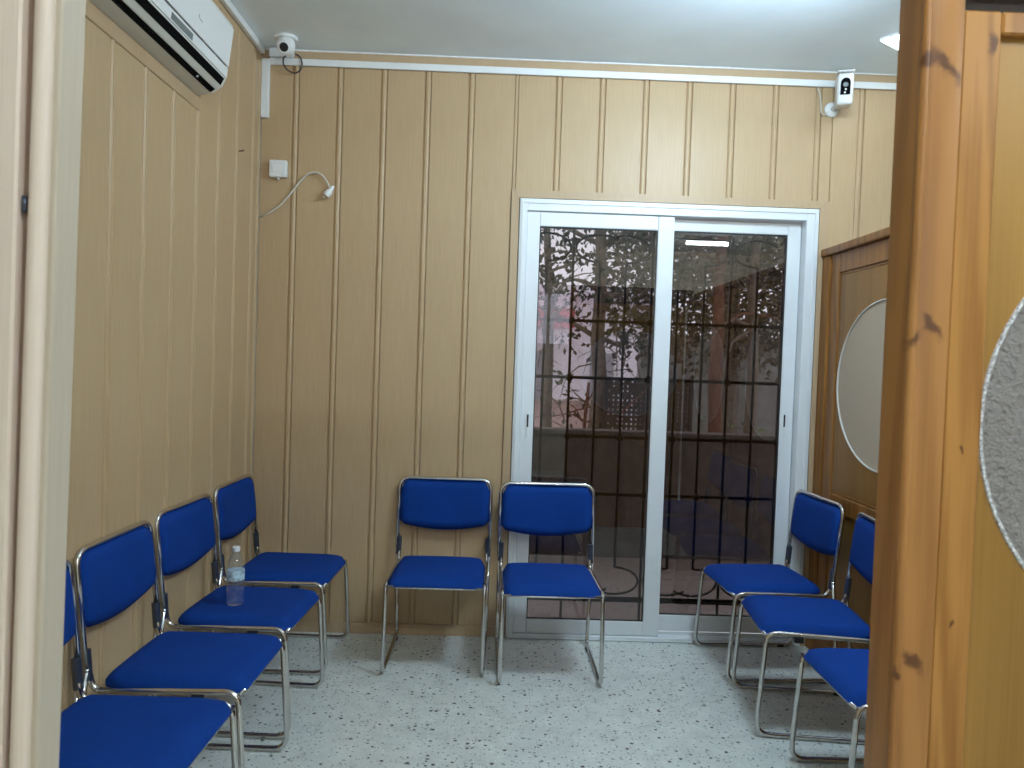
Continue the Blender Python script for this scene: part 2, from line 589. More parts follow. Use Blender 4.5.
# left wall
wall_left = struct(obj('wall_left', bx(XL-.2, XL-.01, 1.0, D+.01, -.1, H), 'plaster'), 'left wall clad in beige vertical plastic boards', 'wall')
def lplank(y0, y1, z0, z1):
    link('plank', plank_mesh(y1-y0, z0, z1), wall_left, (XL, y0, 0), (0, 0, PI/2))
LP = .2225
y = 3.757
lplank(3.757, D-.004, .055, 2.85)
for i in range(13):
    y1, y0 = 3.757-LP*i, 3.757-LP*(i+1)
    y0 = max(y0, 1.06)
    if y1-y0 < .04:
        break
    if y1 > 3.12:
        lplank(y0, y1, .055, 2.85)
    else:
        lplank(y0, y1, .055, 2.335)
        lplank(y0, y1, 2.391, 2.85)
obj('cross_strip', bx(XL-.01, XL+.003, 1.06, 3.088, 2.337, 2.389, bev=.002), 'pvc_trim', wall_left)
struct(obj('baseboard_left', bx(XL-.01, XL+.008, 1.06, D-.01, 0, .054, bev=.002), 'pvc_trim'), 'low beige skirting strip below the left wall boards', 'baseboard')

# beige casing around the sliding door
trim = empty_struct('trim_1', 'flat beige casing around the white sliding door', 'trim')
def miter(bm, pts, y0, y1):
    a = [bm.verts.new((px, y0, pz)) for px, pz in pts]
    b = [bm.verts.new((px, y1, pz)) for px, pz in pts]
    n = len(pts)
    for k in range(n):
        bm.faces.new((a[k], a[(k+1) % n], b[(k+1) % n], b[k]))
    bm.faces.new(a[::-1])
    bm.faces.new(b)
    return bm
CX0, CX1, CZ = .036, 1.622, 2.246
IX0, IX1, IZ = .074, 1.577, 2.2075
obj('casing_board', miter(bmesh.new(), [(CX0, 0), (IX0, 0), (IX0, IZ), (CX0, CZ)], D-.012, D+.012), 'pvc_trim', trim)
obj('casing_board', miter(bmesh.new(), [(CX0+.0012, CZ), (IX0+.0008, IZ), (IX1-.0008, IZ), (CX1-.0012, CZ)], D-.012, D+.012), 'pvc_trim', trim)
obj('casing_board', miter(bmesh.new(), [(IX1, 0), (CX1, 0), (CX1, CZ), (IX1, IZ)], D-.012, D+.012), 'pvc_trim', trim)

# remaining enclosure of the building
struct(obj('wall_rear', (lambda bm: (box(bm, -2.2, .12, YH-.15, YH, 0, H), box(bm, 1.15, XE+.1, YH-.15, YH, 0, H),
       box(bm, .12, 1.15, YH-.15, YH, 2.34, H), box(bm, .12, 1.15, YH-.15, YH, 0, 1.58), bm)[-1])(bmesh.new()), 'plaster'),
       'cream plaster wall at the far end of the hall, with a high window', 'wall')
struct(obj('wall_hall', bx(-2.2, -2.0, YH, 1.0, 0, H), 'plaster'), 'cream plaster side wall of the hall', 'wall')
struct(obj('wall_east', bx(XE, XE+.12, YH, D+.01, 0, H), 'plaster'), 'cream plaster far wall of the neighbouring room', 'wall')
hw = empty_struct('window_1', 'cream framed high window in the hall, seen only mirrored in the door glass', 'window')
obj('window_frame', (lambda bm: (box(bm, .12, .17, YH-.12, YH-.04, 1.58, 2.34), box(bm, 1.10, 1.15, YH-.12, YH-.04, 1.58, 2.34),
    box(bm, .17, 1.10, YH-.12, YH-.04, 1.58, 1.64), box(bm, .17, 1.10, YH-.12, YH-.04, 2.29, 2.34),
    box(bm, .60, .64, YH-.12, YH-.04, 1.64, 2.29), bm)[-1])(bmesh.new()), 'white_warm', hw)
obj('pane', bx(.17, .60, YH-.09, YH-.085, 1.64, 2.29), 'clear', hw)
obj('pane', bx(.64, 1.10, YH-.09, YH-.085, 1.64, 2.29), 'clear', hw)

# ------------------------------------------------------------------ left door jamb of the front opening
wf = empty_struct('wall_front', 'end of the near wall beside the doorway, with pale beige casing', 'wall')
obj('masonry', bx(-2.2, -.665, 1.0, 1.055, 0, H), 'pvc_jamb', wf)
TILT = math.radians(1.0)
jb = obj('jamb_board', bx(-.031, 0, 0, .055, -1.4, 1.55, bev=.002), 'pvc_reveal_shade', wf, loc=(-.5775, 1.0, 1.35), rot=(0, TILT, 0))
b2 = bmesh.new()
extrude_profile(b2, [(.012*math.cos(a)*1.0, -.012*math.sin(a)) for a in [PI*k/8 for k in range(9)]] + [(-.012, .02), (.012, .02)],
                (0, 0, -1.4), (1, 0, 0), (0, 1, 0), (0, 0, 1), 2.95)
obj('bead', b2, 'pvc_jamb', wf, smooth='auto', loc=(-.5975, .998, 1.35), rot=(0, TILT, 0))
obj('groove', bx(-.014, .012, .004, .03, -1.4, 1.55), 'pvc_groove', wf, loc=(-.6115, 1.0, 1.35), rot=(0, TILT*.8, 0))
obj('casing_board', bx(-.08, 0, -.012, .03, -1.4, 1.55, bev=.003), 'pvc_jamb', wf, loc=(-.6195, 1.0, 1.35), rot=(0, TILT*.7, 0))
obj('hinge_pin', tube(bmesh.new(), [(-.6115, .998, 1.562), (-.6115, .998, 1.582)], .0035, 8), 'clamp', wf, smooth=True)

# ------------------------------------------------------------------ wooden partitions
def oval_panel(bm_panel, bm_ring, bm_glass, x0, x1, z0, z1, cx, cz, a, b, t, n=64, rw=1.0):
    """local x along, y thickness (front -y). Board with an oval hole, raised ring, glass disc."""
    # board: connect the oval to the rectangle radially
    def rect(th):
        dx, dz = math.cos(th), math.sin(th)
        sx = ((x1-cx)/dx if dx > 0 else (x0-cx)/dx) if abs(dx) > 1e-6 else 1e9
        sz = ((z1-cz)/dz if dz > 0 else (z0-cz)/dz) if abs(dz) > 1e-6 else 1e9
        s = min(sx, sz)
        return cx+dx*s, cz+dz*s
    angs = sorted([2*PI*k/n for k in range(n)] + [math.atan2(z-cz, x_-cx) % (2*PI) for x_ in (x0, x1) for z in (z0, z1)])
    cols = []
    for th in angs:
        dx, dz = math.cos(th), math.sin(th)
        s = 1/math.sqrt((dx/a)**2+(dz/b)**2)
        ox, oz = cx+dx*s, cz+dz*s
        rx, rz = rect(th)
        cols.append([bm_panel.verts.new(p) for p in ((ox, -t/2, oz), (rx, -t/2, rz), (rx, t/2, rz), (ox, t/2, oz))])
    for i in range(len(cols)):
        c0, c1 = cols[i], cols[(i+1) % len(cols)]
        for k in range(4):
            bm_panel.faces.new((c0[k], c0[(k+1) % 4], c1[(k+1) % 4], c1[k]))
    rings = []
    for k in range(n):
        th = 2*PI*k/n
        row = []
        for (da, dy) in ((-.004, -t/2), (-.004, -t/2-.003), (.005, -t/2-.003), (.007, -t/2), (.007, t/2), (.005, t/2+.003), (-.004, t/2+.003), (-.004, t/2)):
            row.append(bm_ring.verts.new((cx+(a+da*rw)*math.cos(th), dy, cz+(b+da*rw)*math.sin(th))))
        rings.append(row)
    for i in range(n):
        r0, r1 = rings[i], rings[(i+1) % n]
        for k in range(8):
            bm_ring.faces.new((r0[k], r0[(k+1) % 8], r1[(k+1) % 8], r1[k]))
    f = [bm_glass.verts.new((cx+(a-.003)*math.cos(2*PI*k/n), -.003, cz+(b-.003)*math.sin(2*PI*k/n))) for k in range(n)]
    g = [bm_glass.verts.new((cx+(a-.003)*math.cos(2*PI*k/n), .003, cz+(b-.003)*math.sin(2*PI*k/n))) for k in range(n)]
    bm_glass.faces.new(f[::-1])
    bm_glass.faces.new(g)
    for k in range(n):
        bm_glass.faces.new((f[k], f[(k+1) % n], g[(k+1) % n], g[k]))

# right partition, local x runs from the back wall towards the camera; face towards the waiting room is -y local
wr = empty_struct('wall_right', 'brown pine partition with oval frosted windows along the right side', 'wall')
def rp(name, bm, m, label=None, smooth=False):
    o = obj(name, bm, m, wr, smooth=smooth, loc=(XR+.022, D-.012, 0), rot=(0, 0, -PI/2))
    if label:
        o['label'] = label
    return o
L_R = D-.012-YF-.066
# local: x -> -y world, front (-y local) -> -x world
rp('post', bx(0, .085, -.022, .04, 0, 1.965, bev=.004), 'pine')
bays = [(.085, 1.28), (1.34, L_R)]
rp('post', bx(1.2805, 1.3395, -.022, .04, 0, 1.965, bev=.004), 'pine')
rp('top_rail', bx(-.0, L_R, -.032, .05, 1.966, 2.004, bev=.006, seg=2), 'pine')
for (a0, a1) in bays:
    rp('stile', bx(a0+.001, a0+.095, -.012, .03, .09, 1.964, bev=.003), 'pine')
    rp('stile', bx(a1-.095, a1-.001, -.012, .03, .09, 1.964, bev=.003), 'pine')
    rp('rail', bx(a0+.096, a1-.096, -.012, .03, 1.87, 1.964, bev=.003), 'pine')
    rp('rail', bx(a0+.096, a1-.096, -.012, .03, .735, .815, bev=.003), 'pine')
    rp('rail', bx(a0+.096, a1-.096, -.012, .03, .09, .19, bev=.003), 'pine')
    rp('kick_board', bx(a0+.001, a1-.001, -.016, .034, 0, .089, bev=.003), 'pine')
    mold = bmesh.new()
    for (u0, u1, z0, z1) in ((a0+.096, a1-.096, 1.856, 1.869), (a0+.096, a1-.096, .816, .829), (a0+.096, a0+.109, .829, 1.856), (a1-.109, a1-.096, .829, 1.856)):
        box(mold, u0, u1, -.007, .024, z0, z1, bev=.003)
    rp('moulding', mold, 'pine')
    p_, r_, g_ = bmesh.new(), bmesh.new(), bmesh.new()
    cx = (a0+a1)/2-.06
    oval_panel(p_, r_, g_, a0+.110, a1-.110, .83, 1.855, cx, 1.343, .425, .365, .012, rw=.55)
    rp('upper_panel', p_, 'pine_field')
    rp('oval_rim', r_, 'white_warm', 'pale bead around oval glass')
    rp('oval_pane', g_, 'frost', 'oval pane of pale frosted glass')
    rp('lower_panel', bx(a0+.096, a1-.096, -.004, .02, .191, .734), 'pine_field')

# near front partition with its oval window, facing the camera
fp = empty_struct('wall_partition', 'near pine partition post and panel with oval hammered glass', 'wall')
pb = bmesh.new()
pr = [(0, .073), (0, .012), (.003, .004), (.010, 0), (.0565, 0), (.0575, .004), (.0575, .073)]
extrude_profile(pb, pr, (.590, YF, 0), (1, 0, 0), (0, 1, 0), (0, 0, 1), 2.06)
# thin quirk line between the rounded corner and the face
obj('post', pb, 'pine_post', fp, smooth='auto')
obj('corner_bead', tube(bmesh.new(), [(.5965, YF+.0055, .0), (.5965, YF+.0055, 2.06)], .0075, 12), 'pine_post', fp, smooth='auto')
obj('stile', bx(.6485, .7045, YF+.004, YF+.044, .0, 1.918, bev=.003), 'pine_stile', fp)
obj('stile', bx(1.5505, XR-.001, YF+.004, YF+.044, .0, 1.918, bev=.003), 'pine_stile', fp)
obj('rail', bx(.705, 1.55, YF+.004, YF+.044, 1.885, 1.918, bev=.003), 'pine_stile', fp)
obj('rail', bx(.705, 1.55, YF+.004, YF+.044, .70, .80, bev=.003), 'pine_stile', fp)
obj('rail', bx(.705, 1.55, YF+.004, YF+.044, .0, .14, bev=.003), 'pine_stile', fp)
obj('header', bx(.6485, XR+.06, YF+.03, YF+.063, 1.919, 2.06), 'shade_wood', fp)['label'] = 'strip above the panel, coloured dark as shade'
obj('lintel_lip', bx(.6485, XR+.06, YF-.006, YF+.0295, 1.955, 2.06), 'pine_post', fp)
p_, r_, g_ = bmesh.new(), bmesh.new(), bmesh.new()
oval_panel(p_, r_, g_, .705, 1.55, .80, 1.885, 1.129, 1.326, .418, .365, .014, rw=.5)
for nm, b_, mm, lb in (('upper_panel', p_, 'pine_panel', None), ('oval_rim', r_, 'bevel', 'pale bevelled edge of oval glass'), ('oval_pane', g_, 'hammered', 'oval pane of hammered obscure glass')):
    o = obj(nm, b_, mm, fp, loc=(0, YF+.026, 0))
    if lb:
        o['label'] = lb
obj('lower_panel', bx(.705, 1.55, YF+.018, YF+.034, .14, .70), 'pine_panel', fp)

# ------------------------------------------------------------------ white sliding door
door = empty_struct('door_1', 'white aluminium sliding door with two tinted panes', 'door')
FX0, FX1, FZ = .078, 1.573, 2.204
def frame4(x0, x1, z0, z1, wl, wr_, wt, wb, y0, y1, bev=.003):
    bm = bmesh.new()
    box(bm, x0, x0+wl, y0, y1, z0, z1, bev=bev)
    box(bm, x1-wr_, x1, y0, y1, z0, z1, bev=bev)
    box(bm, x0+wl-.001, x1-wr_+.001, y0, y1, z1-wt, z1, bev=bev)
    box(bm, x0+wl-.001, x1-wr_+.001, y0, y1, z0, z0+wb, bev=bev)
    return bm
obj('outer_frame', frame4(FX0, FX1, 0, FZ, .038, .062, .060, .024, D-.018, D+.10), 'alu', door)
obj('frame_lip', frame4(FX0+.010, FX1-.012, .003, FZ-.012, .009, .012, .012, .006, D-.023, D-.0175, bev=.0015), 'alu', door)
sl = bmesh.new()
box(sl, OX0-.004, FX0+.006, D+.02, D+.09, 0, OZ1)
box(sl, FX1-.006, OX1+.004, D+.02, D+.09, 0, OZ1)
box(sl, OX0, OX1, D+.02, D+.09, FZ-.006, OZ1+.004)
obj('seal', sl, 'gasket', door)
obj('sash_track', bx(FX0+.038, FX1-.06, D+.030, D+.036, .024, .040), 'alu', door)
def sash(x0, x1, z0, z1, gx0, gx1, gz0, gz1, y0, y1, latch_x, latch_z):
    s = bpy.data.objects.new('sash', None)
    C.objects.link(s)
    s.parent = door
    obj('left_stile', bx(x0, gx0, y0, y1, z0, z1, bev=.004, seg=2), 'alu', s)
    obj('right_stile', bx(gx1, x1, y0, y1, z0, z1, bev=.004, seg=2), 'alu', s)
    obj('top_rail', bx(gx0, gx1, y0+.0005, y1, gz1, z1, bev=.004, seg=2), 'alu', s)
    obj('bottom_rail', bx(gx0, gx1, y0+.0005, y1, z0, gz0, bev=.004, seg=2), 'alu', s)
    obj('gasket', frame4(gx0-.002, gx1+.002, gz0-.002, gz1+.002, .007, .007, .007, .007, y0+.006, y0+.016, bev=0), 'gasket', s)
    obj('pane', bx(gx0-.001, gx1+.001, y0+.009, y0+.014, gz0-.001, gz1+.001), 'glass', s)['label'] = 'dark tinted pane of glass'
    lt = (latch_x-.008, latch_x+.008, y0-.004, y0+.001, latch_z-.085, latch_z+.045)
    obj('latch_plate', bx(*lt, bev=.0015), 'alu', s)
    obj('latch_slot', bx(latch_x-.004, latch_x+.004, y0-.006, y0-.003, latch_z-.03, latch_z+.032), 'dark', s)['label'] = 'black finger slot'
sash(.1162, .853, .026, 2.142, .181, .772, .098, 2.071, D-.006, D+.028, .153, 1.098)
sash(.778, 1.508, .040, 2.138, .846, 1.4405, .122, 2.080, D+.040, D+.074, 1.462, 1.137)

# ------------------------------------------------------------------ terrace and what lies beyond the glass
struct(obj('floor_terrace', bx(-2.5, 5.5, D+.2, 5.75, -.12, -.02), 'terrace'), 'dull pinkish terrazzo floor of the porch outside', 'floor')
struct(obj('ceiling_porch', bx(-2.5, 5.5, D+.2, 5.85, 2.75, 2.9), 'plaster'), 'porch roof slab above the outdoor floor', 'ceiling')
struct(obj('wall_parapet', (lambda bm: (box(bm, -2.5, 5.5, 5.60, 5.72, -.1, .885), box(bm, -2.5, 5.5, 5.58, 5.74, .885, .912, bev=.006), bm)[-1])(bmesh.new()), 'parapet'),
       'low brown rendered parapet wall behind the iron grille', 'wall')
struct(obj('door_threshold', bx(.055, 1.60, D+.10, D+.20, -.1, -.005), 'terrace'), 'stone sill under the sliding door', 'trim')

gr = thing('iron_grille', 'black wrought iron security grille outside the sliding door', 'grille', (.82, 3.99, 0))
def gobj(name, bm, smooth='auto'):
    return obj(name, bm, 'iron', gr, smooth=smooth)
bars = [.229+.1372*k - .82 for k in range(-1, 10)]
rows = [.168, .719, 1.017, 1.322, 1.616, 2.02]
short = {0: 1, 2: 1, 3: 4, 5: 4, 6: 7, 8: 7}       # bar index -> neighbour its scroll bends towards
for i, x in enumerate(bars):
    k = i-1
    z0, z1 = (.335, 1.92) if k in short else (.0, 2.14)
    gobj('bar', bx(x-.006, x+.006, -.006, .006, z0-.02 if k not in short else z0, z1))
for z in rows[:5]:
    gobj('rail', bx(.062-.82, 1.592-.82, -.0135, -.0062, z-.008 if z > .3 else z-.014, z+.008 if z > .3 else z+.014))
gobj('rail', bx(.062-.82, 1.592-.82, -.0135, -.0062, 2.085, 2.108))
for k, nb in short.items():
    if not -1 <= k <= 9:
        continue
    sgn = 1 if nb > k else -1
    for (zc, zs) in ((.264, 1), (1.992, -1)):
        pts = []
        for q in range(17):
            a = PI/2 - sgn*0 - q*(PI*1.28/16)
            pts.append((bars[k+1] + sgn*(.0 + .071*1.0*math.cos(a)*1.75) , 0, zc + zs*.071*math.sin(a)))
        gobj('scroll', tube(bmesh.new(), pts, .0062, 6), smooth=True)
for z, idx in ((.719, (0, 2, 4, 6, 8)), (1.017, (1, 3, 5, 7, 9)), (1.322, (1, 4, 7)), (1.616, (1, 4, 7))):
    for k in idx:
        x = bars[k+1]
        b_ = bmesh.new()
        bmesh.ops.create_icosphere(b_, subdivisions=2, radius=.021)
        bmesh.ops.scale(b_, vec=(1, .7, 1), verts=b_.verts[:])
        bmesh.ops.translate(b_, vec=(x, -.012, z), verts=b_.verts[:])
        gobj('rosette', b_, smooth=True)

struct(obj('ground', bx(-14, 18, 5.73, 40, -.5, -.28), 'paving'), 'pinkish paved ground beyond the porch', 'ground')

# far building
fb = thing('apartment_building', 'pale lilac house seen through the left glass pane behind the branches', 'building', (1.0, 17.0, -.3))
obj('wall', bx(-6.0, 2.55, 0, 5, 0, 3.2), 'building', fb)
obj('roof', bx(-6.2, 2.75, -.3, 5.2, 3.2, 3.4), 'building', fb)
for (a0, a1, z0, z1) in ((-.55, .15, .75, 2.0), (.95, 1.6, .75, 2.0), (-2.2, -1.4, .75, 2.0)):
    f_ = obj('window', bx(a0, a1, -.03, .05, z0, z1), 'white', fb)
    obj('pane', bx(a0+.06, a1-.06, -.035, -.028, z0+.06, z1-.06), 'shutter', f_)
aw = obj('awning', miter(bmesh.new(), [(-1.4, 2.45), (.55, 2.45), (.55, 2.85), (-1.4, 2.85)], -.9, -.02), 'awning', fb)
aw['label'] = 'red cloth awning'
gw = thing('garden_wall', 'weathered grey garden wall behind the trees in the right pane', 'wall', (4.6, 13.0, -.3))
obj('wall_body', bx(-2.2, 6, 0, .3, 0, 2.15), 'greywall', gw)
obj('coping', bx(-2.25, 6.05, -.04, .34, 2.15, 2.24), 'paving', gw)
pk = thing('pink_wall', 'low pink wall beyond the parapet in the left pane', 'wall', (.2, 10.5, -.3))
obj('wall_body', bx(-4, 1.55, 0, .2, 0, 1.13), 'pinkwall', pk)
obj('coping', bx(-4.05, 1.58, -.04, .24, 1.13, 1.19), 'paving', pk)

# pierced screen
sc_ = thing('metal_screen', 'dark pierced metal screen standing on the ground beyond the parapet', 'fence', (1.12, 7.9, -.28))
b_ = bmesh.new()
wS, z0S, z1S = .86, .95, 1.53
nx, nz = 18, 12
for i in range(nx+1):
    x = wS*i/nx
    box(b_, x-.016, x+.016, -.006, .006, z0S, z1S)
for j in range(nz+1):
    z = z0S+(z1S-z0S)*j/nz
    box(b_, 0, wS, -.005, .005, z-.015, z+.015)
for i in range(nx):
    for j in range(nz):
        if random.random() < .28:
            box(b_, wS*i/nx, wS*(i+1)/nx, -.004, .004, z0S+(z1S-z0S)*j/nz, z0S+(z1S-z0S)*(j+1)/nz)
obj('pierced_sheet', b_, 'fence', sc_)['kind'] = 'stuff'
obj('post', bx(-.03, .0, -.02, .02, 0, z1S+.02), 'fence', sc_)
obj('post', bx(wS, wS+.03, -.02, .02, 0, z1S+.02), 'fence', sc_)
obj('sheet', bx(0, wS, -.006, .006, .1, z0S-.02), 'fence', sc_)

def leaves(bm, c, rad, n, size, rnd, flat=False):
    for _ in range(n):
        while True:
            p = Vector((rnd.uniform(-1, 1), rnd.uniform(-1, 1), rnd.uniform(-1, 1)))
            if p.length < 1:
                break
        p = Vector(c) + Vector((p.x*rad[0], p.y*rad[1], p.z*rad[2]))
        d = Vector((rnd.gauss(0, 1), rnd.gauss(0, 1), rnd.gauss(0, .8)-.5)).normalized()
        s = d.cross(Vector((rnd.gauss(0, 1), rnd.gauss(0, 1), rnd.gauss(0, 1)))).normalized()
        L = size*rnd.uniform(.6, 1.3)
        W = L*.27
        v = [bm.verts.new(q) for q in (p, p+d*L*.5+s*W, p+d*L, p+d*L*.5-s*W)]
        bm.faces.new(v)

def tree(name, label, loc, h, r, mat_b, mat_l, crowns, nleaf, size, seed, lean=(0, 0), branch_n=9, zfork=.5, group=None):
    rnd = random.Random(seed)
    t = thing(name, label, 'tree', loc, 0, group)
    pts, rad = [], []
    for i in range(9):
        s = i/8
        pts.append((lean[0]*s+rnd.gauss(0, .02)*(i > 0), lean[1]*s+rnd.gauss(0, .02), h*s))
        rad.append(r*(1-.55*s)*(1.25 if i == 0 else 1))
    obj('trunk', tube(bmesh.new(), pts, rad, 9), mat_b, t, smooth=True)
    for k in range(branch_n):
        s = zfork + (1-zfork)*k/branch_n
        p0 = Vector(pts[min(8, int(s*8))])
        a = rnd.uniform(0, 2*PI)
        ln = rnd.uniform(.5, 1.3)*h*.28
        d = Vector((math.cos(a), math.sin(a)*.6, rnd.uniform(-.1, .9)))
        bp = [p0]
        for q in range(5):
            d = (d + Vector((rnd.gauss(0, .25), rnd.gauss(0, .2), rnd.gauss(0, .2)-.08))).normalized()
            bp.append(bp[-1]+d*ln/5)
        br = r*.32
        obj('branch', tube(bmesh.new(), bp, [br*(1-.8*q/5) for q in range(6)], 6), mat_b, t, smooth=True)
    tw = bmesh.new()
    lf = bmesh.new()
    for (c, rr) in crowns:
        n = int(nleaf*rr[0]*rr[1]*rr[2])
        leaves(lf, c, rr, n, size, rnd)
        for _ in range(max(4, n//90)):
            p = Vector((rnd.uniform(-1, 1)*rr[0]+c[0], rnd.uniform(-1, 1)*rr[1]+c[1], rnd.uniform(-1, 1)*rr[2]+c[2]))
            pp = [p]
            d = Vector((rnd.gauss(0, 1), rnd.gauss(0, .6), rnd.gauss(0, .8))).normalized()
            for q in range(4):
                d = (d + Vector((rnd.gauss(0, .3), rnd.gauss(0, .3), rnd.gauss(0, .3)-.12))).normalized()
                pp.append(pp[-1]+d*.16)
            tube(tw, pp, [.009*(1-.18*q) for q in range(5)], 4, caps=False)
    obj('foliage', lf, mat_l, t)['kind'] = 'stuff'
    obj('twigs', tw, mat_b, t)['kind'] = 'stuff'
    return t

# left pane: open branches against the pale sky and house
tree('garden_tree', 'grey trunked tree with thin hanging leaves, behind the left pane', (1.06, 8.1, -.28), 3.9, .10, 'bark', 'leaf_dark',
     [((-.05, -.2, 3.0), (.75, .5, .75)), ((-.7, 0, 3.0), (.45, .4, .7)), ((.65, .1, 2.7), (.4, .4, .9)), ((.0, .1, 2.1), (.8, .4, .4)), ((.25, .1, 1.7), (.35, .3, .4))], 1450, .085, 3, (-.06, 0))
tree('garden_tree', 'slim dark tree left of the grey trunk, behind the left pane', (.62, 9.2, -.28), 4.4, .07, 'bark', 'leaf_dark',
     [((.05, 0, 3.5), (.8, .5, .8)), ((-.1, 0, 2.4), (.55, .4, .6)), ((.2, -.1, 1.3), (.4, .3, .4))], 1100, .09, 5, (-.12, 0))
tree('garden_shrub', 'leafless dark shrub in front of the pink wall', (.75, 7.2, -.28), 1.5, .03, 'bark_red', 'leaf_dark',
     [((.1, 0, 1.1), (.35, .25, .3))], 200, .06, 9, (.1, 0), 14, .3)
# right pane: a dense olive thicket
tree('garden_tree', 'reddish trunked tree in the middle of the right pane', (2.25, 8.0, -.28), 4.2, .085, 'bark_red', 'leaf_brown',
     [((0, .3, 3.1), (.9, .6, .95)), ((-.8, .3, 2.9), (.5, .5, .9)), ((.2, .6, 2.2), (.9, .4, .3))], 3000, .09, 12, (.05, 0), 9, .55)
tree('garden_tree', 'dark trunked tree near the right edge of the right pane', (2.66, 8.0, -.28), 4.2, .075, 'bark', 'leaf_brown',
     [((.2, .4, 3.2), (.85, .5, .9)), ((.5, .4, 2.3), (.5, .4, .5))], 3000, .09, 14, (-.02, 0), 9, .55)
tree('garden_tree', 'broad olive tree closing the view behind the right pane', (3.3, 11.0, -.28), 5.5, .14, 'bark', 'leaf_brown',
     [((0, 0, 4.0), (1.9, .8, 1.5)), ((-.9, .2, 3.2), (1.0, .7, 1.4)), ((.9, .2, 3.2), (.9, .7, 1.3)), ((-.6, -.3, 2.2), (1.2, .4, .7)), ((.7, -.3, 2.1), (.9, .4, .7))], 2000, .12, 17, (0, 0), 10, .4)
tree('garden_shrub', 'dusty green shrub below the grey garden wall', (3.2, 10.4, -.28), 1.1, .04, 'bark', 'grass',
     [((0, 0, .75), (.55, .35, .45))], 1100, .09, 21, (0, 0), 8, .3)
gb = bmesh.new()
rg = random.Random(4)
for _ in range(5200):
    gx, gy = rg.uniform(1.85, 4.4), rg.uniform(8.4, 12.5)
    hgt = rg.uniform(.05, .16)
    a = rg.uniform(0, PI)
    dx, dy = math.cos(a)*.012, math.sin(a)*.012
    v = [gb.verts.new(p) for p in ((gx-dx, gy-dy, -.28), (gx+dx, gy+dy, -.28), (gx+rg.gauss(0, .03), gy+rg.gauss(0, .03), -.28+hgt))]
    gb.faces.new(v)
tag(obj('grass', gb, 'grass'), 'patch of green grass on the ground behind the right pane', 'grass', kind='stuff')

